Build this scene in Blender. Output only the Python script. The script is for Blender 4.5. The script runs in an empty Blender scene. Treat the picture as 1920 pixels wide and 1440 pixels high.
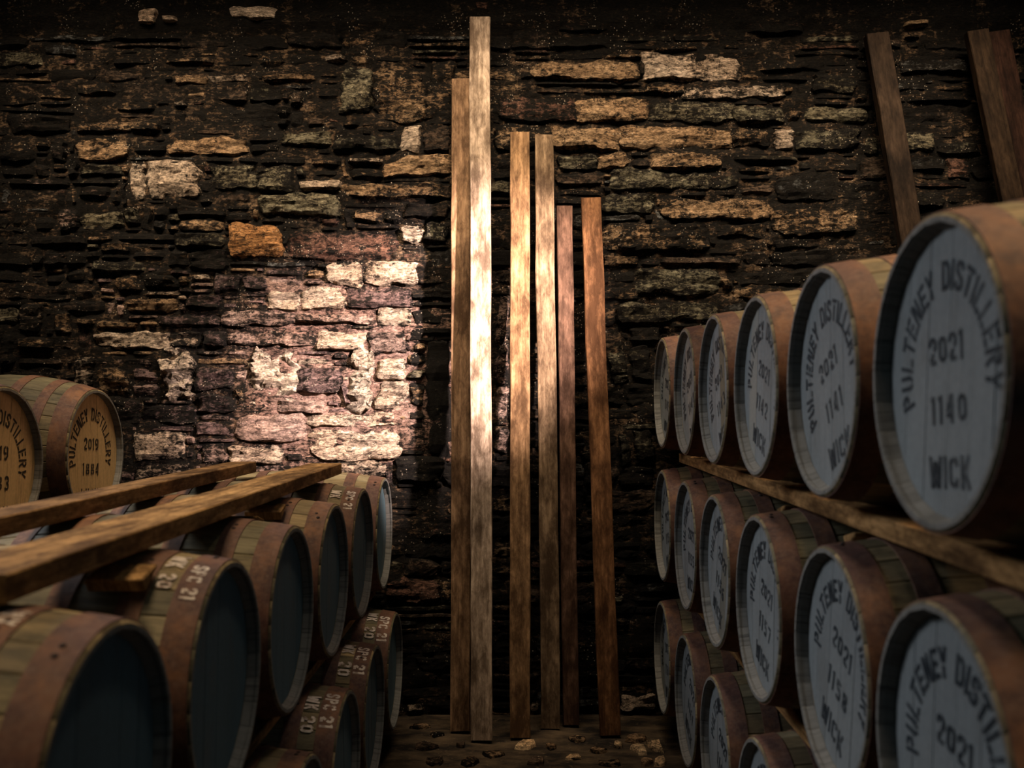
import bpy, bmesh, math, random
from mathutils import Vector, Matrix, noise

# ------------------------------------------------------------------ camera, world, lights, exposure
S = bpy.context.scene
COL = S.collection
EYE = 1.68            # eye height
F = 1815.0            # focal length in pixels of the 1920 wide photograph
WALL = 5.25           # distance of the rear wall
VX, VY = 982.0, 756.0 # vanishing point of the aisle

cam = bpy.data.cameras.new('camera')
cam.lens = F * 36.0 / 1920.0
cam.sensor_width = 36.0
cam.shift_x = -(VX - 960.0) / 1920.0
cam.shift_y = (VY - 720.0) / 1920.0
cam.clip_start = 0.05
cam.dof.use_dof = True
cam.dof.focus_distance = 4.9
cam.dof.aperture_fstop = 2.6
cam_o = bpy.data.objects.new('camera', cam)
cam_o.location = (0, 0, EYE)
cam_o.rotation_euler = (math.radians(90), 0, 0)
COL.objects.link(cam_o)
S.camera = cam_o

S.view_settings.view_transform = 'Standard'
S.view_settings.look = 'None'
S.view_settings.exposure = 0.0
S.view_settings.gamma = 1.0
S.view_settings.use_curve_mapping = False

world = bpy.data.worlds.new('world')
S.world = world
world.use_nodes = True
wb = world.node_tree.nodes['Background']
wb.inputs[0].default_value = (0.16, 0.46, 0.62, 1)
wb.inputs[1].default_value = 0.038


def aim(o, target):
    d = Vector(target) - o.location
    o.rotation_euler = d.to_track_quat('-Z', 'Y').to_euler()


def area(name, loc, target, sx, sy, power, color, spread=180):
    l = bpy.data.lights.new(name, 'AREA')
    l.shape = 'RECTANGLE'
    l.size, l.size_y = sx, sy
    l.energy = power
    l.color = color
    l.spread = math.radians(spread)
    o = bpy.data.objects.new(name, l)
    o.location = loc
    if target is not None:          # otherwise it shines straight down
        aim(o, target)
    COL.objects.link(o)
    return o


# narrow shaft of light falling over the right-hand stack onto the wall and the planks
sp = bpy.data.lights.new('shaft_light', 'SPOT')
sp.energy = 7600
sp.color = (1.0, 0.80, 0.72)
sp.spot_size = math.radians(23.2)
sp.spot_blend = 0.95
sp.shadow_soft_size = 0.085
sp_o = bpy.data.objects.new('shaft_light', sp)
sp_o.location = (2.45, 2.45, 3.75)
aim(sp_o, (-0.52, 5.2, 2.02))
COL.objects.link(sp_o)

# warm lamps added above wall, stacks and aisle, cool fill high left, all unseen
area('overhead_fill_wall', (-0.1, 4.05, 4.35), (-0.1, 5.2, 2.7), 5.4, 0.4, 74, (1.0, 0.80, 0.56), 66)
area('overhead_fill_left', (-1.45, 2.7, 4.3), None, 0.9, 4.4, 24, (1.0, 0.74, 0.46), 60)
area('overhead_fill_right', (1.40, 2.3, 4.3), None, 0.8, 3.0, 28, (1.0, 0.69, 0.38), 50)
area('overhead_fill_aisle', (0.30, 2.7, 4.5), None, 0.3, 3.0, 4.5, (1.0, 0.84, 0.66), 46)
area('cool_side_fill', (-3.4, 4.0, 3.4), (0.7, 2.3, 1.2), 1.4, 1.0, 14, (0.88, 0.93, 1.0), 80)

# ------------------------------------------------------------------ node helpers


class NT:
    def __init__(self, name):
        self.m = bpy.data.materials.new(name)
        self.m.use_nodes = True
        self.t = self.m.node_tree
        self.bsdf = self.t.nodes['Principled BSDF']

    def n(self, typ, **kw):
        nd = self.t.nodes.new(typ)
        for k, v in kw.items():
            setattr(nd, k, v)
        return nd

    def link(self, a, b):
        self.t.links.new(a, b)

    def val(self, sock, v):
        if hasattr(v, 'is_linked') or isinstance(v, bpy.types.NodeSocket):
            self.link(v, sock)
        else:
            sock.default_value = v

    def noise(self, vec, scale, detail=4, rough=0.6, dist=0.0):
        nd = self.n('ShaderNodeTexNoise')
        if vec is not None:
            self.link(vec, nd.inputs['Vector'])
        nd.inputs['Scale'].default_value = scale
        nd.inputs['Detail'].default_value = detail
        nd.inputs['Roughness'].default_value = rough
        nd.inputs['Distortion'].default_value = dist
        return nd.outputs['Fac']

    def voronoi(self, vec, scale):
        nd = self.n('ShaderNodeTexVoronoi')
        self.link(vec, nd.inputs['Vector'])
        nd.inputs['Scale'].default_value = scale
        return nd.outputs['Distance']

    def mapping(self, vec, scale=(1, 1, 1), loc=None):
        nd = self.n('ShaderNodeMapping')
        self.link(vec, nd.inputs['Vector'])
        nd.inputs['Scale'].default_value = scale
        if loc is not None:
            self.link(loc, nd.inputs['Location'])
        return nd.outputs['Vector']

    def ramp(self, fac, a, b, lo=0.0, hi=1.0):
        nd = self.n('ShaderNodeMapRange')
        nd.clamp = True
        self.val(nd.inputs['Value'], fac)
        nd.inputs['From Min'].default_value = a
        nd.inputs['From Max'].default_value = b
        nd.inputs['To Min'].default_value = lo
        nd.inputs['To Max'].default_value = hi
        return nd.outputs['Result']

    def math(self, op, a, b=0.0):
        nd = self.n('ShaderNodeMath', operation=op)
        self.val(nd.inputs[0], a)
        self.val(nd.inputs[1], b)
        return nd.outputs[0]

    def mix(self, fac, a, b, blend='MIX'):
        nd = self.n('ShaderNodeMix', data_type='RGBA', blend_type=blend)
        self.val(nd.inputs['Factor'], fac)
        self.val(nd.inputs[6], a if not isinstance(a, tuple) else (*a, 1)[:4])
        self.val(nd.inputs[7], b if not isinstance(b, tuple) else (*b, 1)[:4])
        return nd.outputs[2]

    def bump(self, h, strength, dist, prev=None):
        nd = self.n('ShaderNodeBump')
        self.link(h, nd.inputs['Height'])
        nd.inputs['Strength'].default_value = strength
        nd.inputs['Distance'].default_value = dist
        if prev is not None:
            self.link(prev, nd.inputs['Normal'])
        return nd.outputs['Normal']

    def out(self, color, rough=0.85, normal=None, spec=0.3, metal=0.0):
        self.val(self.bsdf.inputs['Base Color'], color if not isinstance(color, tuple) else (*color, 1)[:4])
        self.val(self.bsdf.inputs['Roughness'], rough)
        self.bsdf.inputs['Specular IOR Level'].default_value = spec
        self.bsdf.inputs['Metallic'].default_value = metal
        if normal is not None:
            self.link(normal, self.bsdf.inputs['Normal'])
        return self.m


def stone_material(name):
    t = NT(name)
    pos = t.n('ShaderNodeNewGeometry').outputs['Position']
    at = t.n('ShaderNodeAttribute', attribute_name='tint')
    ed = t.n('ShaderNodeAttribute', attribute_name='edge')
    base, soot = at.outputs['Color'], at.outputs['Alpha']
    lay = t.mapping(pos, (1.0, 1.0, 3.2))
    n1 = t.noise(lay, 11, 8, 0.72, 0.6)
    n2 = t.noise(pos, 3.6, 6, 0.65)
    n3 = t.noise(t.mapping(pos, (4, 1, 0.8)), 6, 4, 0.6, 0.8)
    fine = t.noise(lay, 62, 7, 0.75)
    c = t.mix(t.ramp(fine, 0.34, 0.66), (0.22, 0.20, 0.19), (1.7, 1.62, 1.55))
    c = t.mix(1.0, base, c, 'MULTIPLY')
    mid = t.noise(t.mapping(pos, (1.0, 1.0, 2.6)), 26, 5, 0.75, 0.5)
    c = t.mix(1.0, c, t.mix(t.ramp(mid, 0.36, 0.62), (0.34, 0.32, 0.31), (1.35, 1.32, 1.3)), 'MULTIPLY')
    c = t.mix(t.ramp(n2, 0.35, 0.7, 0, 0.45), c, t.mix(1.0, c, (0.75, 0.50, 0.30), 'MULTIPLY'))
    # soot and damp growth: blotchy, heavier along the joints and on the dirtier stones
    n5 = t.noise(t.mapping(pos, (1.0, 1.0, 1.9)), 30, 5, 0.7, 0.8)
    s = t.math('ADD', t.math('MULTIPLY', n1, 0.40), t.math('MULTIPLY', n2, 0.28))
    s = t.math('ADD', s, t.math('MULTIPLY', t.math('SUBTRACT', n5, 0.12), 0.56))
    s = t.math('ADD', s, t.math('MULTIPLY', t.math('SUBTRACT', n3, 0.5), 0.24))
    s = t.math('ADD', s, t.math('MULTIPLY', t.math('SUBTRACT', soot, 0.42), 0.30))
    s = t.math('ADD', s, t.math('MULTIPLY', ed.outputs['Fac'], 0.08))
    s = t.math('ADD', s, t.math('MULTIPLY', t.math('SUBTRACT', fine, 0.5), 0.25))
    m = t.ramp(s, 0.485, 0.575)
    dark = t.mix(t.ramp(fine, 0.45, 0.75), (0.005, 0.0045, 0.004), (0.030, 0.022, 0.015))
    c = t.mix(m, c, dark)
    # cleavage cracks along the bedding
    def crack(scale, st, wid):
        n = t.noise(t.mapping(pos, (1.0, 1.0, st)), scale, 5, 0.6, 0.8)
        return t.ramp(t.math('ABSOLUTE', t.math('SUBTRACT', n, 0.5)), wid, wid * .35)
    ck = t.math('MAXIMUM', crack(5.0, 3.4, 0.013), crack(9.0, 1.5, 0.010))
    ck = t.math('MULTIPLY', ck, t.ramp(t.noise(pos, 7.0, 3), 0.40, 0.55))
    c = t.mix(t.math('MULTIPLY', ck, 0.85), c, (0.012, 0.010, 0.009))
    # pale lime specks
    v = t.voronoi(pos, 58)
    sm = t.ramp(v, 0.22, 0.15)
    keep = t.ramp(t.noise(pos, 5.0, 3), 0.54, 0.62)
    c = t.mix(t.math('MULTIPLY', t.math('MULTIPLY', sm, keep), 0.85), c, (0.52, 0.42, 0.32))
    b = t.bump(t.noise(t.mapping(pos, (1, 1, 3.6)), 20, 9, 0.75, 0.5), 1.0, 0.05)
    b = t.bump(fine, 0.9, 0.014, b)
    b = t.bump(t.math('SUBTRACT', 1.0, ck), 0.8, 0.02, b)
    return t.out(c, 0.85, b, 0.10)


def floor_material():
    t = NT('earth_floor')
    pos = t.n('ShaderNodeNewGeometry').outputs['Position']
    n1 = t.noise(t.mapping(pos, (1, 2.2, 1)), 4, 7, 0.65)
    n2 = t.noise(pos, 38, 5, 0.7)
    c = t.mix(t.ramp(n1, 0.40, 0.66), (0.012, 0.009, 0.007), (0.085, 0.058, 0.034))
    c = t.mix(t.ramp(n2, 0.58, 0.8, 0, .8), c, (0.16, 0.11, 0.065))
    b = t.bump(n1, 0.7, 0.03)
    b = t.bump(n2, 0.7, 0.01, b)
    return t.out(c, 0.85, b, 0.15)


def timber_material():
    """sawn timber, grain along local Z; tint from object colour, dirt amount from object alpha"""
    t = NT('sawn_timber')
    oc = t.n('ShaderNodeTexCoord').outputs['Object']
    oi = t.n('ShaderNodeObjectInfo')
    off = t.math('MULTIPLY', oi.outputs['Random'], 37.0)
    comb = t.n('ShaderNodeCombineXYZ')
    for i in range(3):
        t.link(off, comb.inputs[i])
    g = t.mapping(oc, (14, 14, 0.9), comb.outputs[0])
    q = t.mapping(oc, (4, 4, 1.6), comb.outputs[0])
    grain = t.noise(g, 4, 6, 0.6, 0.4)
    blot = t.noise(q, 2.2, 6, 0.65)
    fine = t.noise(t.mapping(oc, (60, 60, 12)), 3, 4, 0.7)
    c = t.mix(t.ramp(grain, 0.3, 0.7), (0.50, 0.45, 0.40), (1.3, 1.25, 1.2))
    c = t.mix(1.0, oi.outputs['Color'], c, 'MULTIPLY')
    mott = t.noise(t.mapping(oc, (12, 12, 4.5), comb.outputs[0]), 2.6, 6, 0.7, 0.6)
    c = t.mix(1.0, c, t.mix(t.ramp(mott, 0.34, 0.62), (0.50, 0.46, 0.42), (1.4, 1.38, 1.36)), 'MULTIPLY')
    d = t.math('ADD', blot, t.math('MULTIPLY', t.math('SUBTRACT', oi.outputs['Alpha'], 0.5), 0.3))
    d = t.math('ADD', d, t.math('MULTIPLY', t.math('SUBTRACT', fine, 0.5), 0.18))
    c = t.mix(t.ramp(d, 0.42, 0.62, 0, 0.88), c, t.mix(1.0, oi.outputs['Color'], (0.17, 0.135, 0.11), 'MULTIPLY'))
    c = t.mix(t.ramp(fine, 0.62, 0.78, 0, 0.6), c, t.mix(1.0, oi.outputs['Color'], (1.9, 1.9, 1.9), 'MULTIPLY'))
    b = t.bump(grain, 0.35, 0.006)
    b = t.bump(fine, 0.4, 0.003, b)
    return t.out(c, 0.78, b, 0.08)


def stave_material():
    t = NT('weathered_oak')
    oc = t.n('ShaderNodeTexCoord').outputs['Object']
    oi = t.n('ShaderNodeObjectInfo')
    off = t.math('MULTIPLY', oi.outputs['Random'], 53.0)
    comb = t.n('ShaderNodeCombineXYZ')
    for i in range(3):
        t.link(off, comb.inputs[i])
    grain = t.noise(t.mapping(oc, (1.2, 22, 22), comb.outputs[0]), 4, 5, 0.6, 0.3)
    blot = t.noise(t.mapping(oc, (3, 6, 6), comb.outputs[0]), 2.2, 6, 0.65)
    c = t.mix(t.ramp(grain, 0.3, 0.7), (0.6, 0.6, 0.58), (1.2, 1.2, 1.15))
    c = t.mix(1.0, oi.outputs['Color'], c, 'MULTIPLY')
    c = t.mix(t.ramp(blot, 0.5, 0.68, 0, 0.8), c, (0.040, 0.036, 0.022))
    b = t.bump(grain, 0.3, 0.003)
    return t.out(c, 0.7, b, 0.3)


def rust_material():
    t = NT('rusted_hoop_iron')
    oc = t.n('ShaderNodeTexCoord').outputs['Object']
    oi = t.n('ShaderNodeObjectInfo')
    off = t.math('MULTIPLY', oi.outputs['Random'], 91.0)
    comb = t.n('ShaderNodeCombineXYZ')
    for i in range(3):
        t.link(off, comb.inputs[i])
    p = t.mapping(oc, (1, 1, 1), comb.outputs[0])
    n1 = t.noise(p, 5, 5, 0.65)
    n2 = t.noise(p, 60, 4, 0.7)
    n3 = t.noise(p, 14, 6, 0.7)
    c = t.mix(t.ramp(n1, 0.38, 0.62), (0.105, 0.046, 0.036), (0.22, 0.10, 0.046))
    c = t.mix(t.ramp(n3, 0.40, 0.62, 0, 0.85), c, (0.050, 0.024, 0.022))
    c = t.mix(t.ramp(n2, 0.45, 0.75, 0, 0.6), c, (0.20, 0.12, 0.085))
    b = t.bump(n2, 0.3, 0.002)
    return t.out(c, 0.72, b, 0.35)


def head_material(name, col, dirt, streak, tinted=True):
    t = NT(name)
    oc = t.n('ShaderNodeTexCoord').outputs['Object']
    oi = t.n('ShaderNodeObjectInfo')
    off = t.math('MULTIPLY', oi.outputs['Random'], 17.0)
    comb = t.n('ShaderNodeCombineXYZ')
    for i in range(3):
        t.link(off, comb.inputs[i])
    grain = t.noise(t.mapping(oc, (1, 30, 1.5), comb.outputs[0]), 3, 5, 0.6, 0.3)
    blot = t.noise(t.mapping(oc, (3, 3, 1.6), comb.outputs[0]), 2.4, 6, 0.62)
    speck = t.noise(oc, 70, 3, 0.6)
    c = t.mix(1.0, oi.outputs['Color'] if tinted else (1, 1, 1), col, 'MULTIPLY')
    c = t.mix(t.ramp(grain, 0.52, 0.75, 0, streak), c, tuple(x * 0.45 for x in dirt))
    c = t.mix(t.ramp(blot, 0.52, 0.75, 0, 0.55), c, dirt)
    c = t.mix(t.ramp(speck, 0.3, 0.7, 0, 0.18), c, (0.02, 0.02, 0.02))
    b = t.bump(grain, 0.25, 0.002)
    return t.out(c, 0.72, b, 0.3)


def print_material(name, col, wear, under):
    t = NT(name)
    oc = t.n('ShaderNodeTexCoord').outputs['Object']
    n = t.noise(oc, 45, 5, 0.7)
    n2 = t.noise(oc, 9, 3, 0.6)
    f = t.math('ADD', t.math('MULTIPLY', n, 0.6), t.math('MULTIPLY', n2, 0.4))
    return t.out(t.mix(t.ramp(f, wear, wear + 0.16), col, under), 0.75, None, 0.25)


M_STONE = stone_material('schist_stone')
M_FLOOR = floor_material()
M_TIMBER = timber_material()
M_STAVE = stave_material()
M_RUST = rust_material()
M_GREY = head_material('grey_head_paint', (0.25, 0.27, 0.275), (0.15, 0.145, 0.135), 0.30)
M_OAKHEAD = head_material('bare_oak_head', (0.72, 0.47, 0.21), (0.22, 0.13, 0.05), 0.5)
M_CHIME = head_material('worn_chime_paint', (0.22, 0.21, 0.19), (0.03, 0.03, 0.03), 0.8, False)
M_BLACK = print_material('black_stencil_paint', (0.024, 0.032, 0.040), 0.50, (0.13, 0.14, 0.145))
M_BROWNBLACK = print_material('black_stencil_on_oak', (0.030, 0.022, 0.014), 0.62, (0.25, 0.16, 0.07))
M_WHITE = print_material('white_stencil_paint', (0.66, 0.57, 0.50), 0.48, (0.14, 0.07, 0.05))
M_RIVET = print_material('dark_rivet_iron', (0.03, 0.02, 0.018), 0.7, (0.08, 0.04, 0.03))

# ------------------------------------------------------------------ object helpers


def mesh_from(name, verts, faces, mat, smooth=False):
    me = bpy.data.meshes.new(name)
    me.from_pydata([tuple(v) for v in verts], [], faces)
    me.materials.append(mat)
    if smooth:
        me.polygons.foreach_set('use_smooth', [True] * len(me.polygons))
    me.update()
    return me


def obj(name, me, parent=None, loc=(0, 0, 0), rot=(0, 0, 0), color=None):
    o = bpy.data.objects.new(name, me)
    COL.objects.link(o)
    o.location = loc
    o.rotation_euler = rot
    if parent is not None:
        o.parent = parent
    if color is not None:
        o.color = color
    return o


def tag(o, label, cat=None, group=None):
    o['label'] = label
    if cat:
        o['category'] = cat
    if group:
        o['group'] = group
    return o


def smooth_by_angle(me, deg=35):
    bm = bmesh.new()
    bm.from_mesh(me)
    for f in bm.faces:
        f.smooth = True
    a = math.radians(deg)
    for e in bm.edges:
        if len(e.link_faces) == 2 and e.calc_face_angle(0) > a:
            e.smooth = False
    bm.normal_update()
    bm.to_mesh(me)
    bm.free()
    return me


def fix_normals(me):
    bm = bmesh.new()
    bm.from_mesh(me)
    bmesh.ops.recalc_face_normals(bm, faces=bm.faces)
    bm.to_mesh(me)
    bm.free()
    return me


# ------------------------------------------------------------------ rear wall
PPM = F / WALL                      # pixels per metre on the wall


def wx(px):
    return (px - VX) / PPM


def wz(py):
    return EYE + (VY - py) / PPM


def fr(x, y, z, oct=4):
    return noise.fractal(Vector((x, y, z)), 0.9, 2.1, oct, noise_basis='PERLIN_ORIGINAL')


def paint(me, tints, edges):
    """per-vertex stone colour (alpha = how sooty) and nearness to the joint"""
    a = me.attributes.new('tint', 'FLOAT_COLOR', 'POINT')
    a.data.foreach_set('color', [c for t in tints for c in t])
    e = me.attributes.new('edge', 'FLOAT', 'POINT')
    e.data.foreach_set('value', edges)


def build_wall():
    x0, x1, z0, z1, st = -4.6, 4.6, -0.05, 4.25, 0.032
    nx, nz = int((x1 - x0) / st), int((z1 - z0) / st)
    vs, fs = [], []
    for j in range(nz + 1):
        for i in range(nx + 1):
            x, z = x0 + (x1 - x0) * i / nx, z0 + (z1 - z0) * j / nz
            d = 0.020 * fr(x * 3, 0.3, z * 6) + 0.013 * fr(x * 10, 7.3, z * 20, 4)
            if z > wz(62):
                d += 0.030 * min(1, (z - wz(62)) / 0.06)
            vs.append((x, WALL + .001 - d, z))
    for j in range(nz):
        for i in range(nx):
            a = j * (nx + 1) + i
            fs.append((a, a + 1, a + nx + 2, a + nx + 1))
    n = len(vs)                       # thickness behind
    vs += [(x0, WALL + .45, z0), (x1, WALL + .45, z0), (x1, WALL + .45, z1), (x0, WALL + .45, z1)]
    fs += [(n + 1, n, n + 3, n + 2)]
    me = mesh_from('wall_back', vs, fs, M_STONE, True)
    tints = []                        # old lime pointing, plus brightness of the lit zone painted into the joints
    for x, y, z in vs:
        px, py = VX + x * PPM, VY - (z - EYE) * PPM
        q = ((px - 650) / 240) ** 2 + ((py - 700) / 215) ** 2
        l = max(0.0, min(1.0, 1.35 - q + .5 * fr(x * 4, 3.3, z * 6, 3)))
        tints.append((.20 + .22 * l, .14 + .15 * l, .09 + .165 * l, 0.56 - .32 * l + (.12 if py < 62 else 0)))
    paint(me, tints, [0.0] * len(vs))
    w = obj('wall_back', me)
    w['kind'] = 'structure'
    w['label'] = 'dark sooty rubble stone wall behind the planks and cask stacks'
    return w


wall = build_wall()
HUE = dict(w=(.64, .54, .44), t=(.44, .31, .19), g=(.26, .25, .18), o=(.42, .23, .10), p=(.48, .36, .32),
           d=(.13, .095, .07), m=(.25, .18, .18), l=(.68, .60, .51), b=(.20, .22, .23), r=(.25, .145, .11))
# stones read off the photograph: x0, y0, x1, y1, hue, cleanness with some shaft light and shade included
STONES = '''
260 20 297 50 w 1|303 31 338 47 w 1|434 11 522 40 w 1|890 2 918 31 r .6|85 85 145 108 b .5|210 62 340 80 t .35|145 157 215 180 t .5
310 107 405 124 t .55|328 140 390 163 t .8|392 138 466 158 w .7|0 175 70 200 t .35|220 190 290 212 t .4|325 190 356 207 w .5
145 228 245 251 t .6|247 225 300 248 t .5|95 265 127 302 p .5|148 262 240 302 t .8|0 262 62 305 t .4|318 258 462 292 t .85
150 310 225 333 g .6|242 305 276 372 w .8|277 303 372 371 w .9|400 310 480 356 g .7|20 335 130 352 p .4|150 350 205 373 p .45
25 402 62 435 t .4|110 393 151 432 p .6|153 397 230 433 g .75|232 390 262 423 g .5|285 385 312 411 t .5|335 385 420 408 t .4
330 437 420 466 g .55|432 422 528 485 o .95|190 455 245 475 t .55|85 472 120 500 p .5|175 487 270 511 g .5|215 518 265 546 t .65
270 515 330 541 t .4|235 558 328 587 t .8|37 575 82 619 w .6|105 587 137 626 t .6|142 595 180 613 t .55|182 600 255 618 t .65
33 632 105 656 t .5|140 668 180 725 w .6|185 690 242 742 t .65|300 655 364 745 l .8|490 365 635 405 g .8|665 393 716 418 t .6
645 343 825 372 t .7|760 380 840 412 d .5|545 437 733 488 r .7|750 420 795 460 w .8|797 420 842 456 g .5|612 492 681 538 w .9
684 490 783 536 w .9|503 548 563 583 w .9|566 540 650 582 w .9|652 540 768 580 m .7|420 582 555 613 p .7|560 586 705 608 p .8
708 576 772 613 w .8|430 622 590 651 p .7|597 622 684 656 w 1|690 622 760 662 p .7|470 655 550 772 l 1|655 662 704 772 l 1
556 690 640 738 m .7|707 672 760 712 w .9|706 716 764 768 w .9|520 748 605 776 p .8|445 778 572 827 p 1|580 776 745 802 w .9
582 806 745 862 w .95|430 835 530 872 w .85|255 812 347 863 w .85|255 866 350 906 w .6|380 832 428 870 p .7|600 866 720 892 w .7
608 102 652 120 w .75|495 137 590 156 t .7|660 50 692 63 t .6|770 80 880 92 t .6|640 130 699 214 g .7|702 128 798 228 t .65
800 118 850 222 t .6|640 226 676 241 t .5|750 237 790 287 w .95|794 235 846 287 d .7|720 293 847 332 t .9|528 247 620 276 g .7
630 255 748 285 g .45|585 297 640 313 t .5|652 295 718 309 w .65|482 312 550 360 g .6|562 337 637 357 w .85|545 172 570 202 d .6
1000 116 1194 152 t .75|940 185 1078 229 r .55|1081 185 1212 230 t .85|930 235 1034 281 t .5|1037 237 1163 280 t .85|1166 236 1364 281 t .85
1045 290 1118 320 g .6|1120 286 1176 319 t .8|1045 326 1126 350 d .6|1198 114 1208 150 d .4|1210 102 1380 153 w .85|1230 86 1306 99 t .6
1350 84 1392 96 t .5|1427 110 1540 136 t .45|1288 160 1466 188 w .65|1208 156 1284 180 t .55|1525 140 1604 176 g .55|1218 190 1372 230 g .65
1374 200 1470 230 g .6|1475 205 1503 229 t .65|1510 204 1626 231 g .8|1374 240 1444 278 t .5|1447 243 1491 283 w .75|1493 240 1606 283 g .55
1225 286 1346 316 t .75|1380 290 1490 306 g .45|1150 320 1326 356 g .65|1332 328 1384 356 g .5|1455 325 1562 377 b .35|1130 366 1226 400 g .6
1247 374 1442 412 t .7|1452 387 1602 441 t .6|1135 420 1322 470 t .5|1345 420 1432 446 t .4|1130 477 1196 501 t .6|1245 480 1386 499 d .6
1195 505 1342 553 g .6|1350 520 1372 546 t .5|1162 568 1256 606 g .6|1258 565 1350 602 g .6|1180 610 1240 640 t .4|1140 642 1176 720 g .45
1180 650 1222 716 g .4|1160 812 1182 872 g .4|1186 808 1228 860 g .4|1600 112 1632 136 t .6|1690 40 1742 56 t .45|1692 66 1726 76 t .5
1690 112 1822 141 b .55|1676 150 1732 176 b .5|1700 184 1816 194 t .4|1690 246 1752 286 g .75|1618 254 1648 290 g .6|1690 296 1772 321 b .4
1704 358 1768 388 g .4|1165 1300 1228 1332 w .9|760 1314 800 1336 w .6|994 1314 1012 1336 w .7|800 640 846 850 g .35|742 856 832 902 g .35
60 440 160 462 d .4|355 470 425 505 m .4|300 590 410 612 m .6|380 620 425 650 m .6|366 690 440 735 m .65|372 742 440 775 m .6
270 760 365 795 m .5|455 520 500 545 m .6|400 512 452 548 m .5|350 552 412 578 m .55|440 872 560 900 p .6|190 745 262 795 m .45
1095 870 1125 910 d .4|928 560 956 640 p .7|928 645 956 720 p .7|926 726 956 786 p .7|926 806 956 850 p .7|0 620 30 690 d .4
960 60 1030 92 d .5|1050 40 1140 62 r .3|1400 40 1500 66 r .3|540 60 640 92 d .4|700 60 760 90 d .35|20 215 130 250 d .4
'''


def parse():
    out = []
    for ln in STONES.strip().replace('\n', '|').split('|'):
        a = ln.split()
        if len(a) == 6:
            out.append((float(a[0]), float(a[1]), float(a[2]), float(a[3]), a[4], float(a[5])))
    return out


def stone_geo(w, h, depth, seed, cell=0.026, lump=0.0):
    """front of a roughly squared schist stone, centred, facing -Y, edges sunk into the wall; also returns an edge value per vertex"""
    nx = max(4, min(28, int(w / cell)))
    nz = max(3, min(16, int(h / (cell * 0.8))))
    vs, fs, eg = [], [], []
    rnd = random.Random(seed)
    sh = rnd.uniform(-.18, .18)
    tp = [rnd.uniform(-.13, .13) for _ in range(4)]
    cr = rnd.uniform(.12, .42) + lump * .25
    q = min(1.0, h / .09) * (1 + 1.5 * lump)
    for j in range(nz + 1):
        v = -1 + 2 * j / nz
        for i in range(nx + 1):
            u = -1 + 2 * i / nx
            au, av = abs(u), abs(v)
            k = 1 - cr * min(1, (h / w + .3)) * (au ** 3) * (av ** 4)
            k2 = 1 - cr * (au ** 5) * (av ** 3)
            x = u * k * w / 2 + sh * v * h / 2
            z = v * k2 * h / 2 * (1 + tp[0] * u + tp[1] * u * u)
            ed = max(au ** 6, av ** 5)
            jx, jz = fr(seed * 1.7, x * 11, z * 22, 4), fr(x * 9, seed * 2.3, z * 9, 4)
            x += 0.016 * q * jx * (0.3 + au)
            z += 0.017 * q * jz * (0.3 + av)
            lam = fr(x * 3.0 + seed, 0.7, z * 24, 4)
            st = math.floor(lam * 5) / 5.0
            bigl = fr(x * 6 + seed, 2.1, z * 11, 4)
            d = depth * (1 - ed) + 0.016 * q * bigl + 0.012 * q * st
            d += tp[2] * u * depth * .8 + tp[3] * v * depth * .8
            if ed > .97:
                d = -0.022
            vs.append((x, -d, z))
            eg.append(max(au ** 4 if w < 2.2 * h else au ** 9, av ** 2.5))
    for j in range(nz):
        for i in range(nx):
            a = j * (nx + 1) + i
            fs.append((a, a + 1, a + nx + 2, a + nx + 1))
    return vs, fs, eg


def all_stones():
    """stones read off the photograph, the gaps between them filled with smaller rubble"""
    rnd = random.Random(7)
    res = [(*s, True) for s in parse()]
    G, X0, Y0, X1, Y1 = 4, -520, 64, 2480, 1344
    W, H = (X1 - X0) // G, (Y1 - Y0) // G
    occ = [bytearray(W) for _ in range(H)]

    def fill(x0, y0, x1, y1):
        for j in range(max(0, int((y0 - Y0) / G + .5)), min(H, int((y1 - Y0) / G + .5))):
            for i in range(max(0, int((x0 - X0) / G + .5)), min(W, int((x1 - X0) / G + .5))):
                occ[j][i] = 1
    for s in res:
        fill(s[0] - 1, s[1] - 1, s[2] + 1, s[3] + 1)
    course = 0
    for j in range(H):
        i = 0
        if course <= 0:
            course = rnd.choice((6, 7, 8, 9, 10, 12))
        for _ in range(W):
            if i >= W:
                break
            if occ[j][i]:
                i += 1
                continue
            L = int(rnd.triangular(9, 52, 22))
            h = min(max(3, rnd.choice((course, course, course, course // 2 + 1))), H - j)
            n = 0
            while n < L and i + n < W and not occ[j][i + n]:
                n += 1
            m = 1
            while m < h and not any(occ[j + m][i:i + n]):
                m += 1
            for q in range(m):
                for p in range(n):
                    occ[j + q][i + p] = 1
            if n >= 3 and m >= 3:
                x0, y0 = X0 + i * G, Y0 + j * G
                cx, cy = x0 + n * 2, y0 + m * 2
                lit = 180 < cx < 770 and 500 < cy < 900  # paler, less sooty rubble in the lit zone, shaft light painted in
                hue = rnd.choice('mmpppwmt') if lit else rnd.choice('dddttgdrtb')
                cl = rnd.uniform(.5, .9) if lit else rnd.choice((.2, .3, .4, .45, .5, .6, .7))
                res.append((x0 + 1, y0 + 1, x0 + n * G - 1, y0 + m * G - 1, hue, cl, False))
            i += n
        course -= 1
    return res


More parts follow.
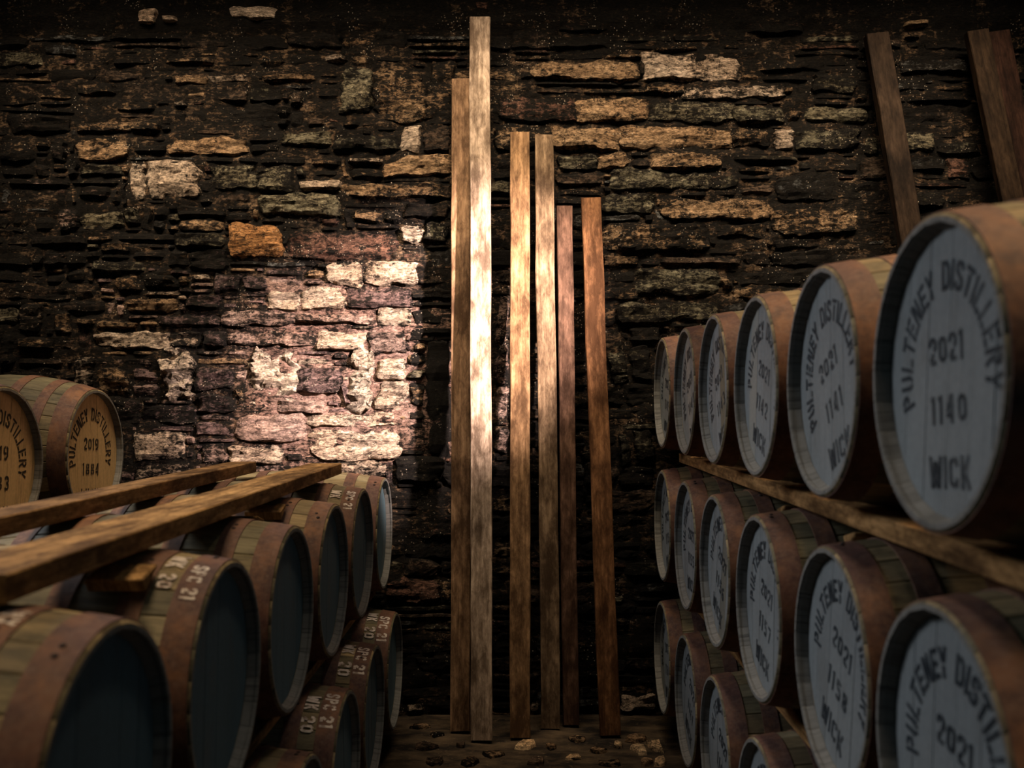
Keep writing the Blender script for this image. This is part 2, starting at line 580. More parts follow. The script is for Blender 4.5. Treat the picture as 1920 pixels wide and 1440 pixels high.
def build_stones():
    st = all_stones()

    def score(s):
        x0, y0, x1, y1 = max(0, s[0]), max(0, s[1]), min(1920, s[2]), min(1440, s[3])
        if x1 <= x0 or y1 <= y0:
            return -1
        cx, cy = (x0 + x1) / 2, (y0 + y1) / 2
        if cx > 1235 and cy > 640 - (cx - 1240) * .47:
            return -1
        if cx < 735 and cy > 905:
            return -1
        a = (x1 - x0) * (y1 - y0)
        return a * (2 if s[6] else 1)
    order = sorted(range(len(st)), key=lambda i: -score(st[i]))
    sv, sf, stt, se = [], [], [], []
    rnd = random.Random(3)
    nparts = 0
    for rank, i in enumerate(order):
        x0, y0, x1, y1, hue, cl, hand = st[i]
        w, h = (x1 - x0) / PPM, (y1 - y0) / PPM
        cx, cz = wx((x0 + x1) / 2), wz((y0 + y1) / 2)
        dep = rnd.uniform(.016, .036) if hand else rnd.uniform(.002, .020)
        if y1 < 60:
            dep = .05
        if y1 < 60 and hue == 'w':
            tint = (.88, .74, .48, -.25)
        part = nparts < 298 and score(st[i]) > 150
        g = 1.14 if hand else 1.10
        vs, fs, eg = stone_geo(w * g, h * g, dep, i * 0.77 + 1.3, 0.020 if part else 0.03, 1.0 if hue == 'l' else 0.0)
        tilt = rnd.uniform(-.035, .035)
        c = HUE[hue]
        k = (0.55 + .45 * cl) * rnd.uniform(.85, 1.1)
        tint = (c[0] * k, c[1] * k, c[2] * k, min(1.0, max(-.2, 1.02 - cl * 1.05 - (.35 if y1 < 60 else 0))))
        if part:
            nparts += 1
            me = mesh_from('stone', vs, fs, M_STONE)
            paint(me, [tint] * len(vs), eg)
            o = obj('lime_patch' if hue == 'l' else 'stone', me, wall, (cx, WALL, cz), (0, tilt, 0))
            if hue == 'l':
                o['label'] = 'pale lime patch smeared over the stones'
        else:
            b = len(sv)
            sv += [(x + cx, y + WALL, z + cz) for x, y, z in vs]
            sf += [tuple(q + b for q in f) for f in fs]
            stt += [tint] * len(vs)
            se += eg
    me = mesh_from('rubble_stones', sv, sf, M_STONE)
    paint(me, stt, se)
    o = obj('rubble_stones', me, wall)
    o['kind'] = 'stuff'


build_stones()

# ------------------------------------------------------------------ floor


def fpos(px, py):
    Y = F * EYE / (py - VY)
    return ((px - VX) * Y / F, Y)


def build_floor():
    x0, x1, y0, y1, st = -4.6, 4.6, -1.6, 5.32, 0.06
    nx, ny = int((x1 - x0) / st), int((y1 - y0) / st)
    vs, fs = [], []
    for j in range(ny + 1):
        for i in range(nx + 1):
            x, y = x0 + (x1 - x0) * i / nx, y0 + (y1 - y0) * j / ny
            vs.append((x, y, 0.012 * fr(x * 4, y * 5, .2) - .008))
    for j in range(ny):
        for i in range(nx):
            a = j * (nx + 1) + i
            fs.append((a, a + 1, a + nx + 2, a + nx + 1))
    f = obj('floor', mesh_from('floor', vs, fs, M_FLOOR, True))
    f['kind'] = 'structure'
    f['label'] = 'dark trodden earth and stone floor of the aisle'
    rnd = random.Random(11)
    chips = [(958, 1386, 1012, 1410, 'w', .9), (1054, 1416, 1092, 1427, 'w', .8), (1172, 1376, 1216, 1390, 't', .8),
             (1184, 1396, 1214, 1414, 'w', .9), (1216, 1384, 1242, 1412, 'w', .85), (1196, 1420, 1226, 1434, 't', .9),
             (1226, 1416, 1250, 1442, 'w', .9), (1020, 1395, 1048, 1404, 't', .6), (1100, 1402, 1140, 1412, 't', .6),
             (800, 1372, 838, 1382, 't', .4), (764, 1356, 816, 1368, 't', .4), (850, 1392, 878, 1402, 'd', .5),
             (900, 1408, 950, 1422, 't', .4), (770, 1392, 830, 1408, 'd', .6), (1060, 1380, 1110, 1394, 't', .5),
             (860, 1418, 900, 1436, 't', .4), (980, 1420, 1030, 1436, 'd', .6), (1120, 1424, 1170, 1438, 't', .5),
             (790, 1418, 840, 1436, 'd', .6), (1150, 1388, 1168, 1402, 'w', .6)]
    for x0, y0, x1, y1, hue, cl in chips:
        (ax, ay), (bx, by) = fpos(x0, y1), fpos(x1, y0)
        cx, cy, w, d = (ax + bx) / 2, (ay + by) / 2, abs(bx - ax), abs(by - ay)
        n = 7
        h = .010
        top, bot = [], []
        for k in range(n):
            a = 2 * math.pi * k / n
            r = rnd.uniform(.55, 1.15)
            top.append((math.cos(a) * r * w * .42, math.sin(a) * r * d * .42, h * rnd.uniform(.7, 1.1)))
            bot.append((math.cos(a) * r * w * .5, math.sin(a) * r * d * .5, -.02))
        vs = top + bot + [(0, 0, h * 1.15)]
        fs = [(k, (k + 1) % n, 2 * n) for k in range(n)] + [(n + k, n + (k + 1) % n, (k + 1) % n, k) for k in range(n)]
        c = HUE[hue]
        me = mesh_from('floor_stone', vs, fs, M_STONE)
        c = (.85, .66, .42) if hue == 'w' else c
        paint(me, [(c[0], c[1], c[2], .9 - cl)] * len(vs), [0] * n + [1] * n + [0])
        obj('floor_stone', me, f, (cx, cy, 0))
    return f


floor = build_floor()

# ------------------------------------------------------------------ stencil lettering
GL = {
    'P': (.62, [[(.1, 0), (.1, 1)], [(.25, .9), (.42, .9), (.52, .8), (.52, .6), (.42, .5), (.25, .5)]]),
    'U': (.62, [[(.1, 1), (.1, .25), (.2, .1), (.27, .1)], [(.52, 1), (.52, .25), (.42, .1), (.35, .1)]]),
    'L': (.58, [[(.1, 0), (.1, 1)], [(.25, .1), (.58, .1)]]),
    'T': (.62, [[(0, .9), (.62, .9)], [(.31, 0), (.31, .76)]]),
    'E': (.6, [[(.1, 0), (.1, 1)], [(.25, .9), (.6, .9)], [(.25, .5), (.52, .5)], [(.25, .1), (.6, .1)]]),
    'N': (.66, [[(.1, 0), (.1, 1)], [(.56, 0), (.56, 1)], [(.24, .95), (.42, .05)]]),
    'Y': (.62, [[(.06, 1), (.27, .5)], [(.56, 1), (.35, .5)], [(.31, 0), (.31, .42)]]),
    'D': (.64, [[(.1, 0), (.1, 1)], [(.25, .9), (.42, .9), (.54, .75), (.54, .25), (.42, .1), (.25, .1)]]),
    'I': (.2, [[(.1, 0), (.1, 1)]]),
    'S': (.62, [[(.53, .7), (.5, .84), (.4, .9), (.2, .9), (.1, .8), (.1, .66), (.2, .56), (.28, .53)],
                [(.34, .48), (.42, .45), (.52, .36), (.52, .2), (.42, .1), (.2, .1), (.1, .18), (.09, .3)]]),
    'R': (.62, [[(.1, 0), (.1, 1)], [(.25, .9), (.42, .9), (.52, .8), (.52, .62), (.42, .52), (.25, .52)], [(.34, .42), (.54, 0)]]),
    'W': (.86, [[(.07, 1), (.2, 0)], [(.28, .02), (.41, .84)], [(.47, .84), (.58, .02)], [(.66, 0), (.79, 1)]]),
    'C': (.62, [[(.53, .68), (.48, .86), (.36, .9)], [(.26, .9), (.1, .76), (.1, .24), (.26, .1)], [(.36, .1), (.48, .14), (.53, .32)]]),
    'K': (.62, [[(.1, 0), (.1, 1)], [(.28, .54), (.54, 1)], [(.3, .46), (.56, 0)]]),
    '0': (.62, [[(.27, .9), (.1, .74), (.1, .26), (.27, .1)], [(.35, .9), (.52, .74), (.52, .26), (.35, .1)]]),
    '1': (.32, [[(.17, 0), (.17, 1)], [(.02, .82), (.1, .9)]]),
    '2': (.62, [[(.1, .66), (.1, .8), (.2, .9), (.42, .9), (.52, .8), (.52, .62), (.42, .5)], [(.36, .42), (.12, .16)], [(.14, .1), (.56, .1)]]),
    '3': (.62, [[(.1, .78), (.2, .9), (.42, .9), (.52, .8), (.52, .62), (.42, .53), (.28, .52)], [(.42, .47), (.52, .38), (.52, .2), (.42, .1), (.2, .1), (.1, .2)]]),
    '4': (.62, [[(.44, 0), (.44, 1)], [(.34, .95), (.08, .4)], [(.02, .28), (.34, .28)]]),
    '5': (.62, [[(.54, .9), (.12, .9), (.12, .6)], [(.16, .54), (.42, .56), (.52, .44), (.52, .22), (.42, .1), (.2, .1), (.1, .18)]]),
    '6': (.62, [[(.5, .86), (.3, .9), (.1, .7), (.1, .2), (.2, .1), (.26, .1)], [(.34, .1), (.42, .1), (.52, .2), (.52, .42), (.42, .52), (.25, .52)]]),
    '7': (.6, [[(.04, .9), (.56, .9)], [(.5, .78), (.26, 0)]]),
    '8': (.62, [[(.27, .9), (.13, .82), (.13, .62), (.27, .54)], [(.35, .9), (.49, .82), (.49, .62), (.35, .54)],
                [(.27, .46), (.1, .36), (.1, .2), (.27, .1)], [(.35, .46), (.52, .36), (.52, .2), (.35, .1)]]),
    '9': (.62, [[(.12, .14), (.32, .1), (.52, .3), (.52, .8), (.42, .9), (.36, .9)], [(.28, .9), (.2, .9), (.1, .8), (.1, .58), (.2, .48), (.37, .48)]]),
    ' ': (.34, []),
}


def strip(pl, t):
    n = len(pl)
    L, R = [], []
    for i, p in enumerate(pl):
        p = Vector(p)
        a = Vector(pl[max(0, i - 1)])
        b = Vector(pl[min(n - 1, i + 1)])
        d0 = (p - a).normalized() if i > 0 else (b - p).normalized()
        d1 = (b - p).normalized() if i < n - 1 else d0
        t2 = (d0 + d1).normalized()
        nrm = Vector((-t2.y, t2.x))
        k = max(.5, nrm.dot(Vector((-d0.y, d0.x))))
        L.append(p + nrm * t / 2 / k)
        R.append(p - nrm * t / 2 / k)
    return L, R


def text_width(s, sp=.12):
    return sum(GL[c][0] + sp for c in s) - sp


def glyph_quads(c, t=.165):
    out = []
    for pl in GL[c][1]:
        L, R = strip(pl, t)
        for i in range(len(pl) - 1):
            out.append((R[i], R[i + 1], L[i + 1], L[i]))
    return out


class Print:
    """lettering on a flat cask head: u to the reader's right, v up"""
    def __init__(self):
        self.v, self.f = [], []

    def add(self, q, fn):
        b = len(self.v)
        self.v += [fn(p) for p in q]
        self.f.append((b, b + 1, b + 2, b + 3))

    def line(self, s, cy, h, cx=0.0, sp=.16):
        w = text_width(s, sp) * h
        x = cx - w / 2
        for c in s:
            for q in glyph_quads(c):
                self.add(q, lambda p: (x + p.x * h, cy - h / 2 + p.y * h))
            x += (GL[c][0] + sp) * h

    def arc(self, s, r, h, a0, a1, sp=.16):
        tot = text_width(s, sp)
        pos = 0.0
        for c in s:
            wc = GL[c][0]
            a = math.radians(a0 + (a1 - a0) * (pos + wc / 2) / tot)
            for q in glyph_quads(c):
                def fn(p, a=a, wc=wc):
                    lx, ly = (p.x - wc / 2) * h * .9, r + (p.y - .5) * h
                    return (math.cos(a) * ly + math.sin(a) * lx, math.sin(a) * ly - math.cos(a) * lx)
                self.add(q, fn)
            pos += wc + sp


def head_prints(year, num, k, mat):
    """one mesh per line of stencilling: name round the rim, year, number, town"""
    out = []
    for name in ('name_lettering', 'trade_lettering', 'year_lettering', 'number_lettering', 'town_lettering'):
        P = Print()
        if name == 'name_lettering':
            P.arc('PULTENEY', .171 * k, .054 * k, 198, 104)
        elif name == 'trade_lettering':
            P.arc('DISTILLERY', .171 * k, .054 * k, 92, -14)
        elif name == 'year_lettering':
            P.line(year, .044 * k, .052 * k)
        elif name == 'number_lettering':
            P.line(num, -.062 * k, .052 * k, .004, .26)
        else:
            P.line('WICK', -.172 * k, .058 * k)
        out.append(mesh_from(name, [(0, u, v) for u, v in P.v], P.f, mat))
    return out


# ------------------------------------------------------------------ casks


class Kind:
    def __init__(self, L, rh, rb, N, hoops, nb):
        self.L, self.rh, self.rb, self.N, self.hoops, self.nb = L, rh, rb, N, hoops, nb
        self.stave = self.make_stave()
        self.hoop_me = [self.make_hoop(a, b) for a, b in hoops]
        self.boards = self.make_boards()
        self.back = self.make_back()

    def r(self, x):
        return self.rb - (self.rb - self.rh) * (2 * x / self.L) ** 2

    def make_stave(self):
        L, a = self.L, math.pi / self.N
        half = [0, .005, .012, .030, .09, .15, .22, .30, L / 2]
        xs = [L / 2 - d for d in half] + [-(L / 2 - d) for d in half[-2::-1]]
        vs, fs = [], []
        g, b = a - .0016, a * .88
        for x in xs:
            r = self.r(x)
            e = L / 2 - abs(x)
            bev = .004 if e < .001 else 0
            th = .013 if e < .001 else (.016 if e < .013 else (.027 if e < .05 else .026))
            for ang, rr in ((-g, r - .0024 - bev), (-b, r - bev), (0, r - bev), (b, r - bev), (g, r - .0024 - bev), (g, r - th), (-g, r - th)):
                vs.append((x, math.sin(ang) * rr, math.cos(ang) * rr))
        n = 7
        for i in range(len(xs) - 1):
            for k in range(n):
                p, q = i * n + k, i * n + (k + 1) % n
                fs.append((p, q, q + n, p + n))
        fs.append(tuple(range(n)))
        m = (len(xs) - 1) * n
        fs.append(tuple(m + k for k in reversed(range(n))))
        me = smooth_by_angle(fix_normals(mesh_from('stave', vs, fs, M_STAVE)), 30)
        me.materials.append(M_CHIME)
        for p in me.polygons:
            ee = [L / 2 - abs(me.vertices[v].co.x) for v in p.vertices]
            if max(ee) < .001 or (max(ee) < .034 and p.normal.z < -.2):
                p.material_index = 1
        return me

    def make_hoop(self, a, b):
        n = 60
        x0, x1 = self.L / 2 - a, self.L / 2 - b
        pr = [(x0, self.r(x0) - .002), (x0, self.r(x0) + .0028), (x1, self.r(x1) + .0028), (x1, self.r(x1) - .002)]
        vs, fs = [], []
        for k in range(n):
            t = 2 * math.pi * k / n
            for x, r in pr:
                vs.append((x, math.sin(t) * r, math.cos(t) * r))
        for k in range(n):
            for j in range(4):
                p, q = k * 4 + j, k * 4 + (j + 1) % 4
                k2 = (k + 1) % n
                fs.append((p, q, k2 * 4 + (j + 1) % 4, k2 * 4 + j))
        return smooth_by_angle(fix_normals(mesh_from('hoop', vs, fs, M_RUST)), 40)

    def make_boards(self):
        x = self.L / 2 - .031
        R = self.r(x) - .0235
        rnd = random.Random(5)
        cuts = [-R] + [(-1 + 2 * (i + rnd.uniform(-.12, .12)) / self.nb) * R for i in range(1, self.nb)] + [R]
        res = []
        for i in range(self.nb):
            y0, y1 = cuts[i] + .0003, cuts[i + 1] - .0003
            up = []
            m = 8
            for k in range(m + 1):
                y = y0 + (y1 - y0) * k / m
                up.append((y, math.sqrt(max(0.0, R * R - y * y))))
            poly = up + [(y, -z) for y, z in reversed(up)]
            cy = (y0 + y1) / 2
            poly = [p for k, p in enumerate(poly) if k == 0 or (abs(p[0] - poly[k - 1][0]) + abs(p[1] - poly[k - 1][1])) > 1e-5]
            ins = [(cy + (y - cy) * (1 - .0007 / max(.01, (y1 - y0) / 2)), z) for y, z in poly]
            n = len(poly)
            vs = [(x, y, z) for y, z in ins] + [(x - .003, y, z) for y, z in poly] + [(x - .02, y, z) for y, z in poly]
            fs = [tuple(range(n)), tuple(2 * n + k for k in reversed(range(n)))]
            for l in (0, n):
                for k in range(n):
                    fs.append((l + k, l + (k + 1) % n, l + n + (k + 1) % n, l + n + k))
            res.append(fix_normals(mesh_from('head_board', vs, fs, M_GREY)))
        return res

    def make_back(self):
        x = -self.L / 2 + .036
        R = self.r(x) - .0235
        n = 40
        vs = [(x, math.sin(2 * math.pi * k / n) * R, math.cos(2 * math.pi * k / n) * R) for k in range(n)]
        vs += [(x + .02, y, z) for _, y, z in vs]
        fs = [tuple(range(n)), tuple(n + k for k in reversed(range(n)))] + [(k, (k + 1) % n, n + (k + 1) % n, n + k) for k in range(n)]
        return fix_normals(mesh_from('back_head', vs, fs, M_STAVE))


BARREL = Kind(.89, .274, .313, 26, ((.006, .070), (.125, .178), (.275, .325), (.565, .615), (.712, .765), (.820, .884)), 6)
HOGS = Kind(.84, .315, .39, 30, ((.006, .080), (.125, .170), (.26, .31), (.53, .58), (.67, .715), (.760, .834)), 8)
for hb in HOGS.boards:
    hb.materials.clear()
    hb.materials.append(M_OAKHEAD)
RIVET = None


def rivet_mesh():
    vs, fs, n = [], [], 8
    for r, z in ((.0065, 0), (.0055, .002), (.003, .0032)):
        for k in range(n):
            vs.append((math.cos(2 * math.pi * k / n) * r, math.sin(2 * math.pi * k / n) * r, z))
    for l in range(2):
        for k in range(n):
            fs.append((l * n + k, l * n + (k + 1) % n, l * n + n + (k + 1) % n, l * n + n + k))
    fs.append(tuple(2 * n + k for k in range(n)))
    fs.append(tuple(reversed(range(n))))
    return fix_normals(mesh_from('rivet', vs, fs, M_RIVET, True))


RIVET = rivet_mesh()


def hoop_print(kind, items, mat):
    """items: (text, axial distance from the end, start angle in degrees from the top towards the camera, letter height)"""
    V, Fc = [], []
    for s, ax, ph, h in items:
        x0 = kind.L / 2 - ax
        pos = 0.0
        for c in s:
            for q in glyph_quads(c, .21):
                b = len(V)
                for p in q:
                    x = x0 - h / 2 + p.y * h
                    r = kind.r(x) + .0036
                    a = math.radians(ph) + (pos + p.x) * h / kind.rb
                    V.append((x, -math.sin(a) * r, math.cos(a) * r))
                Fc.append((b, b + 1, b + 2, b + 3))
            pos += GL[c][0] + .18
    return mesh_from('stencil_lettering', V, Fc, mat)


WOODS = [(.20, .15, .08), (.165, .13, .07), (.22, .165, .09), (.13, .11, .065), (.26, .19, .10), (.17, .14, .085), (.15, .11, .06)]


def cask(kind, head_x, y, z, side, seed, label, group, lettering=None, marks=None, tilt=0.0, tint=(1, 1, 1), oak=False, rivet=True, stain=None):
    """side +1: head looks towards +X (left stack); -1: head looks towards -X (right stack)"""
    rnd = random.Random(seed)
    cx = head_x - side * kind.L / 2
    root = bpy.data.objects.new('hogshead' if kind is HOGS else 'whisky_cask', None)
    COL.objects.link(root)
    root.empty_display_size = .1
    root.location = (cx, y, z - kind.rb)
    root.rotation_euler = (0, 0, 0 if side > 0 else math.pi)
    tag(root, label, 'cask', group)
    zz = (0, 0, kind.rb)
    ro = rnd.uniform(0, 6.28)
    pale = rnd.randrange(kind.N)
    for k in range(kind.N):
        c = rnd.choice(WOODS)
        q = rnd.uniform(.8, 1.25) * (1.7 if k in (pale, (pale + 9) % kind.N, (pale + 4) % kind.N) else 1.0)
        obj('stave', kind.stave, root, zz, (ro + 2 * math.pi * k / kind.N, 0, 0), (c[0] * q, c[1] * q, c[2] * q, 1))
    for k, me in enumerate(kind.hoop_me):
        hp = obj('hoop', me, root, zz, (0, 0, 0))
        if rivet and k < 3:
            a, b = kind.hoops[k]
            x = kind.L / 2 - (a + b) / 2
            r = kind.r(x) + .0022
            base = rnd.uniform(-.35, .5)
            for s in (-.045, .045):
                an = base + s
                obj('rivet', RIVET, hp, (x + rnd.uniform(-.006, .006), -math.sin(an) * r, math.cos(an) * r), (an, 0, 0))
    bt = rnd.uniform(-.12, .12) + tilt * .3
    for k, me in enumerate(kind.boards):
        s = rnd.uniform(.94, 1.06)
        if stain and k in stain:
            tint_k = stain[k]
        else:
            tint_k = tint
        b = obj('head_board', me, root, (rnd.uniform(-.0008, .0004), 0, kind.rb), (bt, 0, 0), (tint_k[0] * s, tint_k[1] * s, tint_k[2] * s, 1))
    obj('back_head', kind.back, root, zz, (0, 0, 0), (.12, .10, .06, 1))
    if lettering:
        k = kind.rh / .274
        for me in head_prints(lettering[0], lettering[1], k, M_BROWNBLACK if oak else M_BLACK):
            obj(me.name.split('.')[0], me, root, (kind.L / 2 - .031 + .0012, 0, kind.rb), (tilt, 0, 0))
    if marks:
        for text, ax, ph, h in marks:
            for word in text.split():
                obj('hoop_lettering', hoop_print(kind, [(word, ax, ph, h)], M_WHITE), root, zz)
                ph += math.degrees((sum(GL[c][0] + .18 for c in word) + .45) * h / kind.rb)
    return root


R = math.radians
ORD = ['nearest to the camera', 'second from the camera', 'third from the camera', 'third from the wall', 'second from the wall', 'nearest the wall']
HX = 0.69
# right stack, three rows (near to far)
row = [(1.685, '1140', 4, .015), (2.32, '1141', 24, .014), (2.955, '1142', -17, .010), (3.59, '1143', 24, .006), (4.225, '1144', 26, .006), (4.865, '1145', -8, 0)]
for i, (y, num, tl, dx) in enumerate(row):
    cask(BARREL, HX + dx, y, EYE + .052, -1, 100 + i,
         'grey-headed cask stencilled 2021, %s, in the top row of the right stack' % ORD[i],
         'top row of casks in the right stack', ('2021', num), None, R(tl), (1, 1, 1) if i < 4 else (.9, .9, .85), rivet=False, stain={3: {3: (.74, .60, .40)}, 4: {2: (1.25, 1.15, 1.0)}, 2: {1: (1.2, 1.1, .98)}}.get(i))
row = [(1.626, '1159', -6, 0), (2.262, '1158', -20, .018), (2.898, '1157', -14, .004), (3.534, '1156', -24, 0), (4.17, '1155', -2, 0), (4.85, '1154', 14, 0)]
for i, (y, num, tl, dx) in enumerate(row):
    cask(BARREL, HX + dx, y, EYE - .612, -1, 200 + i,
         'grey-headed cask stencilled 2021, %s, in the middle row of the right stack' % ORD[i],
         'middle row of casks in the right stack', ('2021', num), None, R(tl), (1, 1, 1), rivet=True, stain={3: {3: (.70, .62, .50)}, 4: {4: (.8, .7, .55)}}.get(i))
ORD3 = ['fourth from the wall', 'third from the wall', 'second from the wall', 'nearest the wall']
row = [(2.86, '1163', -20, 0), (3.52, '1162', -20, 0), (4.16, '1161', -25, 0), (4.86, '1160', 8, 0)]
for i, (y, num, tl, dx) in enumerate(row):
    cask(BARREL, HX + dx, y, EYE - 1.276, -1, 300 + i,
         'grey-headed cask stencilled 2021, %s, in the bottom row of the right stack' % ORD3[i],
         'bottom row of casks in the right stack', ('2021', num), None, R(tl), (1, 1, 1), rivet=False)
# left stack, two rows
row = [(1.632, [('WK', .152, 2, .040), ('20', .152, 26, .040)]), (2.272, [('SPC 21', .040, 14, .034), ('WK', .098, 6, .040), ('20', .098, 24, .036)]), (2.908, None),
       (3.544, None), (4.18, [('SPC 21', .038, 16, .036), ('WK', .098, 18, .040)]), (4.816, None)]
for i, (y, mk) in enumerate(row):
    cask(BARREL, -HX, y, EYE - .647, 1, 400 + i,
         'dark plain-headed cask %s in the top row of the left stack' % ORD[i],
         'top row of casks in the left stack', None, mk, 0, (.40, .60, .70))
row = [(2.772, None), (3.41, [('SPC 21', .040, 8, .046), ('WK 20', .100, 14, .046)]), (4.05, [('SPC 21', .040, 8, .046), ('WK', .098, 6, .046), ('20', .098, 30, .052)]),
       (4.69, [('SPC 21', .040, 14, .046), ('WK', .098, 10, .046), ('20', .098, 32, .05)])]
for i, (y, mk) in enumerate(row):
    cask(BARREL, -.62, y, EYE - 1.295, 1, 500 + i,
         'dark plain-headed cask %s in the bottom row of the left stack' % ORD3[i],
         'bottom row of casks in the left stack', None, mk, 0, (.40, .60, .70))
# two larger casks behind the left stack
HXL = -2.08
for i, (y, lab) in enumerate([(4.72, 'large cask with bare oak head stencilled 2019 beside the wall, behind the left stack'),
                              (3.88, 'large oak-headed cask cut by the left edge, behind the left stack')]):
    cask(HOGS, HXL, y, EYE - .25, 1, 600 + i, lab, 'large oak-headed casks behind the left stack', ('2019', ('1884', '1883')[i]), None, R(-4), (1, 1, 1), oak=True, rivet=False)

# ------------------------------------------------------------------ timber


def beam_mesh(name, w, d, L, seed, wob=.004, seg=14, chip=0.0):
    """length along local Z from 0, width X, thickness Y, slightly crooked with eased edges"""
    vs, fs = [], []
    b = min(w, d) * .07
    sec = [(-w / 2 + b, -d / 2), (w / 2 - b, -d / 2), (w / 2, -d / 2 + b), (w / 2, d / 2 - b), (w / 2 - b, d / 2), (-w / 2 + b, d / 2), (-w / 2, d / 2 - b), (-w / 2, -d / 2 + b)]
    n = 8
    for i in range(seg + 1):
        z = L * i / seg
        ox = wob * fr(z * 1.1, seed, .4, 2)
        for k, (x, y) in enumerate(sec):
            j = wob * .5 * fr(z * 5, seed + k * 3.1, 1.7, 2)
            zz = z + (fr(x * 30, y * 30, seed, 2) * .004 if i in (0, seg) else 0)
            vs.append((x + ox + j, y + j * .5, zz))
    for i in range(seg):
        for k in range(n):
            a, c = i * n + k, i * n + (k + 1) % n
            fs.append((a, c, c + n, a + n))
    fs.append(tuple(reversed(range(n))))
    fs.append(tuple(seg * n + k for k in range(n)))
    return fix_normals(mesh_from(name, vs, fs, M_TIMBER))


def plank(i, xt, yt, xb, yb, wpx, label, color, top_gap=.045, thick=.045, group='planks leaning on the wall', foot=None):
    """xt, yt: top centre px; xb, yb: foot centre px; foot rests on the floor, top against the wall"""
    Yt = WALL - top_gap - thick / 2
    T = Vector(((xt - VX) * Yt / F, Yt, EYE + (VY - yt) * Yt / F))
    if foot is None:
        fx, fy = fpos(xb, yb)
        B = Vector((fx, fy + thick / 2, .005))
    else:
        B = Vector(foot)
    d = T - B
    w = wpx * (T.y + B.y) / 2 / F
    me = beam_mesh('leaning_plank', w, thick, d.length, i * 3.3 + 1, .006, 18)
    o = obj('leaning_plank', me, None, B, (0, 0, 0), color)
    zax = d.normalized()
    yax = Vector((0, 1, 0))
    xax = yax.cross(zax).normalized()
    yax = zax.cross(xax).normalized()
    o.rotation_euler = Matrix((xax, yax, zax)).transposed().to_euler()
    tag(o, label, 'plank', group)
    return o


plank(1, 865, 150, 864, 1373, 36, 'dark brown plank half behind the tallest pale plank, leaning on the wall', (.22, .14, .085, .50), .05)
plank(2, 900, 35, 902, 1391, 39, 'tallest plank, pale and brightly lit, leaning on the wall', (.36, .285, .225, .42), .085)
plank(3, 974, 250, 976, 1386, 37, 'orange-brown plank standing alone just right of the tallest plank', (.25, .155, .085, .52), .05)
plank(4, 1020, 255, 1032, 1369, 35, 'brown plank with its right edge against a shorter narrow plank', (.19, .135, .088, .50), .06)
plank(5, 1057, 388, 1071, 1362, 30, 'narrow short reddish plank behind the right edge of a brown plank', (.11, .064, .045, .50), .045)
plank(6, 1108, 373, 1144, 1382, 38, 'rightmost of the centre planks, rusty brown and tilted left at the top', (.17, .085, .040, .55), .05)
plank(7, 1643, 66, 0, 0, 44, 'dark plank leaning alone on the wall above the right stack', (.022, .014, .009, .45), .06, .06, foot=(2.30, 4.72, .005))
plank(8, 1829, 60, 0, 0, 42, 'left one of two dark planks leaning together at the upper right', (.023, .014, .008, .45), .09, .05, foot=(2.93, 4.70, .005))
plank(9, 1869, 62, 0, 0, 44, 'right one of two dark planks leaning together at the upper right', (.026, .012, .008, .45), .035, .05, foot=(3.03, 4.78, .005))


def rail(seed, xa, xb, za, zb, y0, y1, label, color, group='timber rails between the cask rows'):
    w, d = abs(xb - xa), zb - za
    me = beam_mesh('timber_rail', w, d, y1 - y0, seed, .004, 12)
    # local Z (length) -> +Y, local X -> X, local Y -> -Z
    o = obj('timber_rail', me, None, ((xa + xb) / 2, y0, (za + zb) / 2), (R(-90), 0, 0), color)
    tag(o, label, 'rail', group)
    return o


BR = (.34, .20, .085, .42)
rail(1, -.857, -1.015, 1.348, 1.397, 1.60, 4.56, 'brown timber rail lying along the top of the left casks, nearer the aisle', (.40, .25, .11, .52), 'timber rails on top of the left stack')
rail(2, -1.30, -1.42, 1.345, 1.397, 1.30, 4.70, 'darker timber rail lying along the top of the left casks, farther from the aisle', (.24, .15, .075, .50), 'timber rails on top of the left stack')
rail(3, .80, .92, 1.3765, 1.424, 1.25, 4.98, 'timber rail under the top row of the right stack, nearer the aisle', BR)
rail(4, 1.35, 1.47, 1.3765, 1.424, 1.25, 4.98, 'timber rail under the top row of the right stack, at the back', BR)
rail(5, .80, .92, .7125, .760, 1.3, 5.05, 'timber rail under the middle row of the right stack, nearer the aisle', BR)
rail(6, 1.35, 1.47, .7125, .760, 1.3, 5.05, 'timber rail under the middle row of the right stack, at the back', BR)
rail(7, -.76, -.88, .696, .728, 1.3, 4.98, 'timber rail under the top row of the left stack, nearer the aisle', BR)
rail(8, -1.32, -1.42, .690, .722, 1.3, 4.98, 'timber rail under the top row of the left stack, at the back', BR)
rail(9, .80, .94, .0, .094, 2.4, 5.1, 'timber bearer on the floor under the right stack, nearer the aisle', BR, 'timber bearers on the floor')
rail(10, 1.33, 1.47, .0, .094, 2.4, 5.1, 'timber bearer on the floor under the right stack, at the back', BR, 'timber bearers on the floor')
rail(11, -.76, -.88, .0, .0735, 2.4, 5.0, 'timber bearer on the floor under the left stack, nearer the aisle', BR, 'timber bearers on the floor')
rail(12, -1.27, -1.39, .0, .0755, 2.4, 5.0, 'timber bearer on the floor under the left stack, at the back', BR, 'timber bearers on the floor')


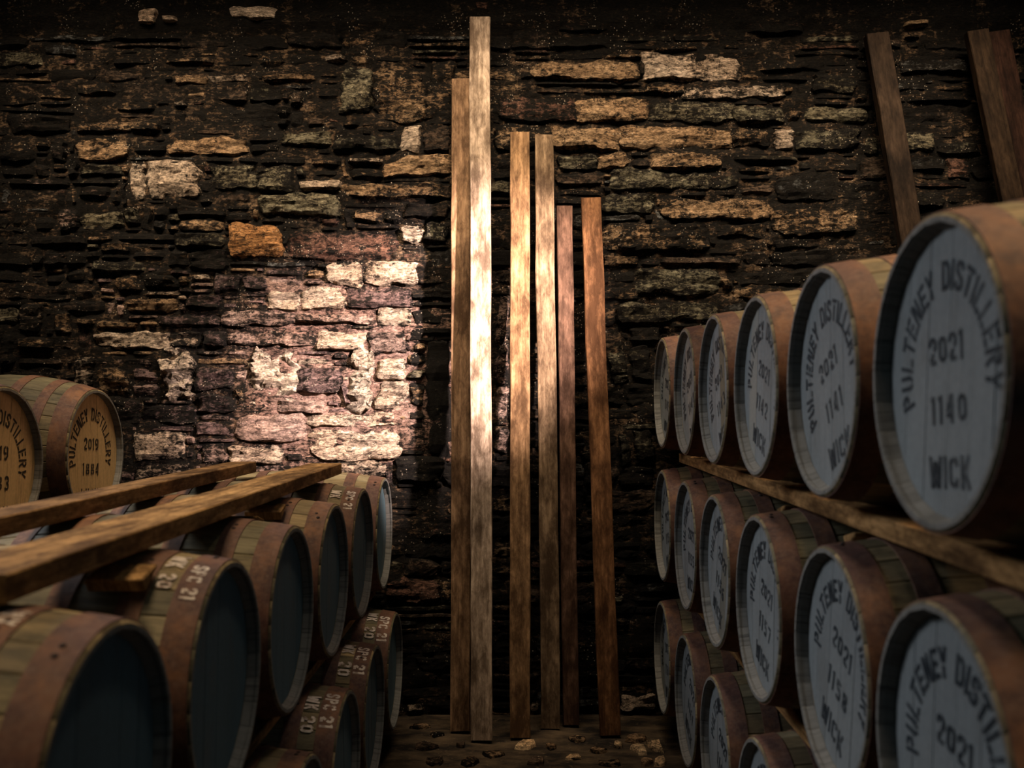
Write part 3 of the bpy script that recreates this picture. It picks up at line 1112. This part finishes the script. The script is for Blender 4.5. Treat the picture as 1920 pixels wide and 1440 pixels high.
def stillage():
    root = bpy.data.objects.new('cask_stillage', None)
    COL.objects.link(root)
    root.location = (-2.5, 4.3, 0)
    tag(root, 'timber stillage carrying the large oak-headed casks', 'stand')
    top = EYE - .25 - HOGS.r(.16) - .006
    for dx in (-.21, .21):
        o = obj('beam', beam_mesh('beam', .10, .12, 1.75, dx, .003, 6), root, (dx, -.87, top - .06), (R(-90), 0, 0), BR)
        for dy in (-.75, 0, .75):
            obj('post', beam_mesh('post', .10, .10, top - .12, dx + dy, .003, 4), root, (dx, dy, 0), (0, 0, 0), BR)


stillage()


def chock(x, cask_y, cask_z, side, deg, label, color=(.40, .25, .11, .42)):
    """wooden chock lying on the cask's shoulder beside the rail, thin edge towards the top of the cask"""
    l, w, t = .125, .08, .036
    vs = [(-l / 2, -w / 2, 0), (l / 2, -w / 2, 0), (l / 2, w / 2, 0), (-l / 2, w / 2, 0),
          (-l / 2, -w / 2, .010), (l / 2, -w / 2, .010), (l / 2, w / 2, t), (-l / 2, w / 2, t)]
    fs = [(3, 2, 1, 0), (4, 5, 6, 7), (0, 1, 5, 4), (1, 2, 6, 5), (2, 3, 7, 6), (3, 0, 4, 7)]
    me = mesh_from('chock', vs, fs, M_TIMBER)
    bm = bmesh.new()
    bm.from_mesh(me)
    bmesh.ops.bevel(bm, geom=list(bm.edges), offset=.003, segments=1, affect='EDGES')
    bm.to_mesh(me)
    bm.free()
    a = R(deg)
    r = .3105
    o = obj('chock', me, None, (x, cask_y + side * math.sin(a) * r, cask_z + math.cos(a) * r), (0, 0, 0), color)
    o.rotation_euler = (Matrix.Rotation(0 if side > 0 else math.pi, 3, 'Z') @ Matrix.Rotation(-a, 3, 'X')).to_euler()
    tag(o, label, 'wedge', 'wooden chocks beside the rails')
    return o


ZL, ZR = EYE - .647, EYE - .612
chock(-.872, 2.272, ZL, -1, 32, 'wooden chock under the left rail, between the two casks nearest the camera')
chock(-.90, 2.908, ZL, 1, 32, 'wooden chock under the left rail, far side of the third cask from the camera')
chock(-.90, 3.544, ZL, -1, 32, 'wooden chock under the left rail, near side of the third cask from the wall')
chock(.880, 2.262, ZR, 1, 32, 'wooden chock under the right rail beyond the second cask from the camera')
chock(.878, 2.898, ZR, 1, 32, 'wooden chock under the right rail beyond the third cask from the camera')
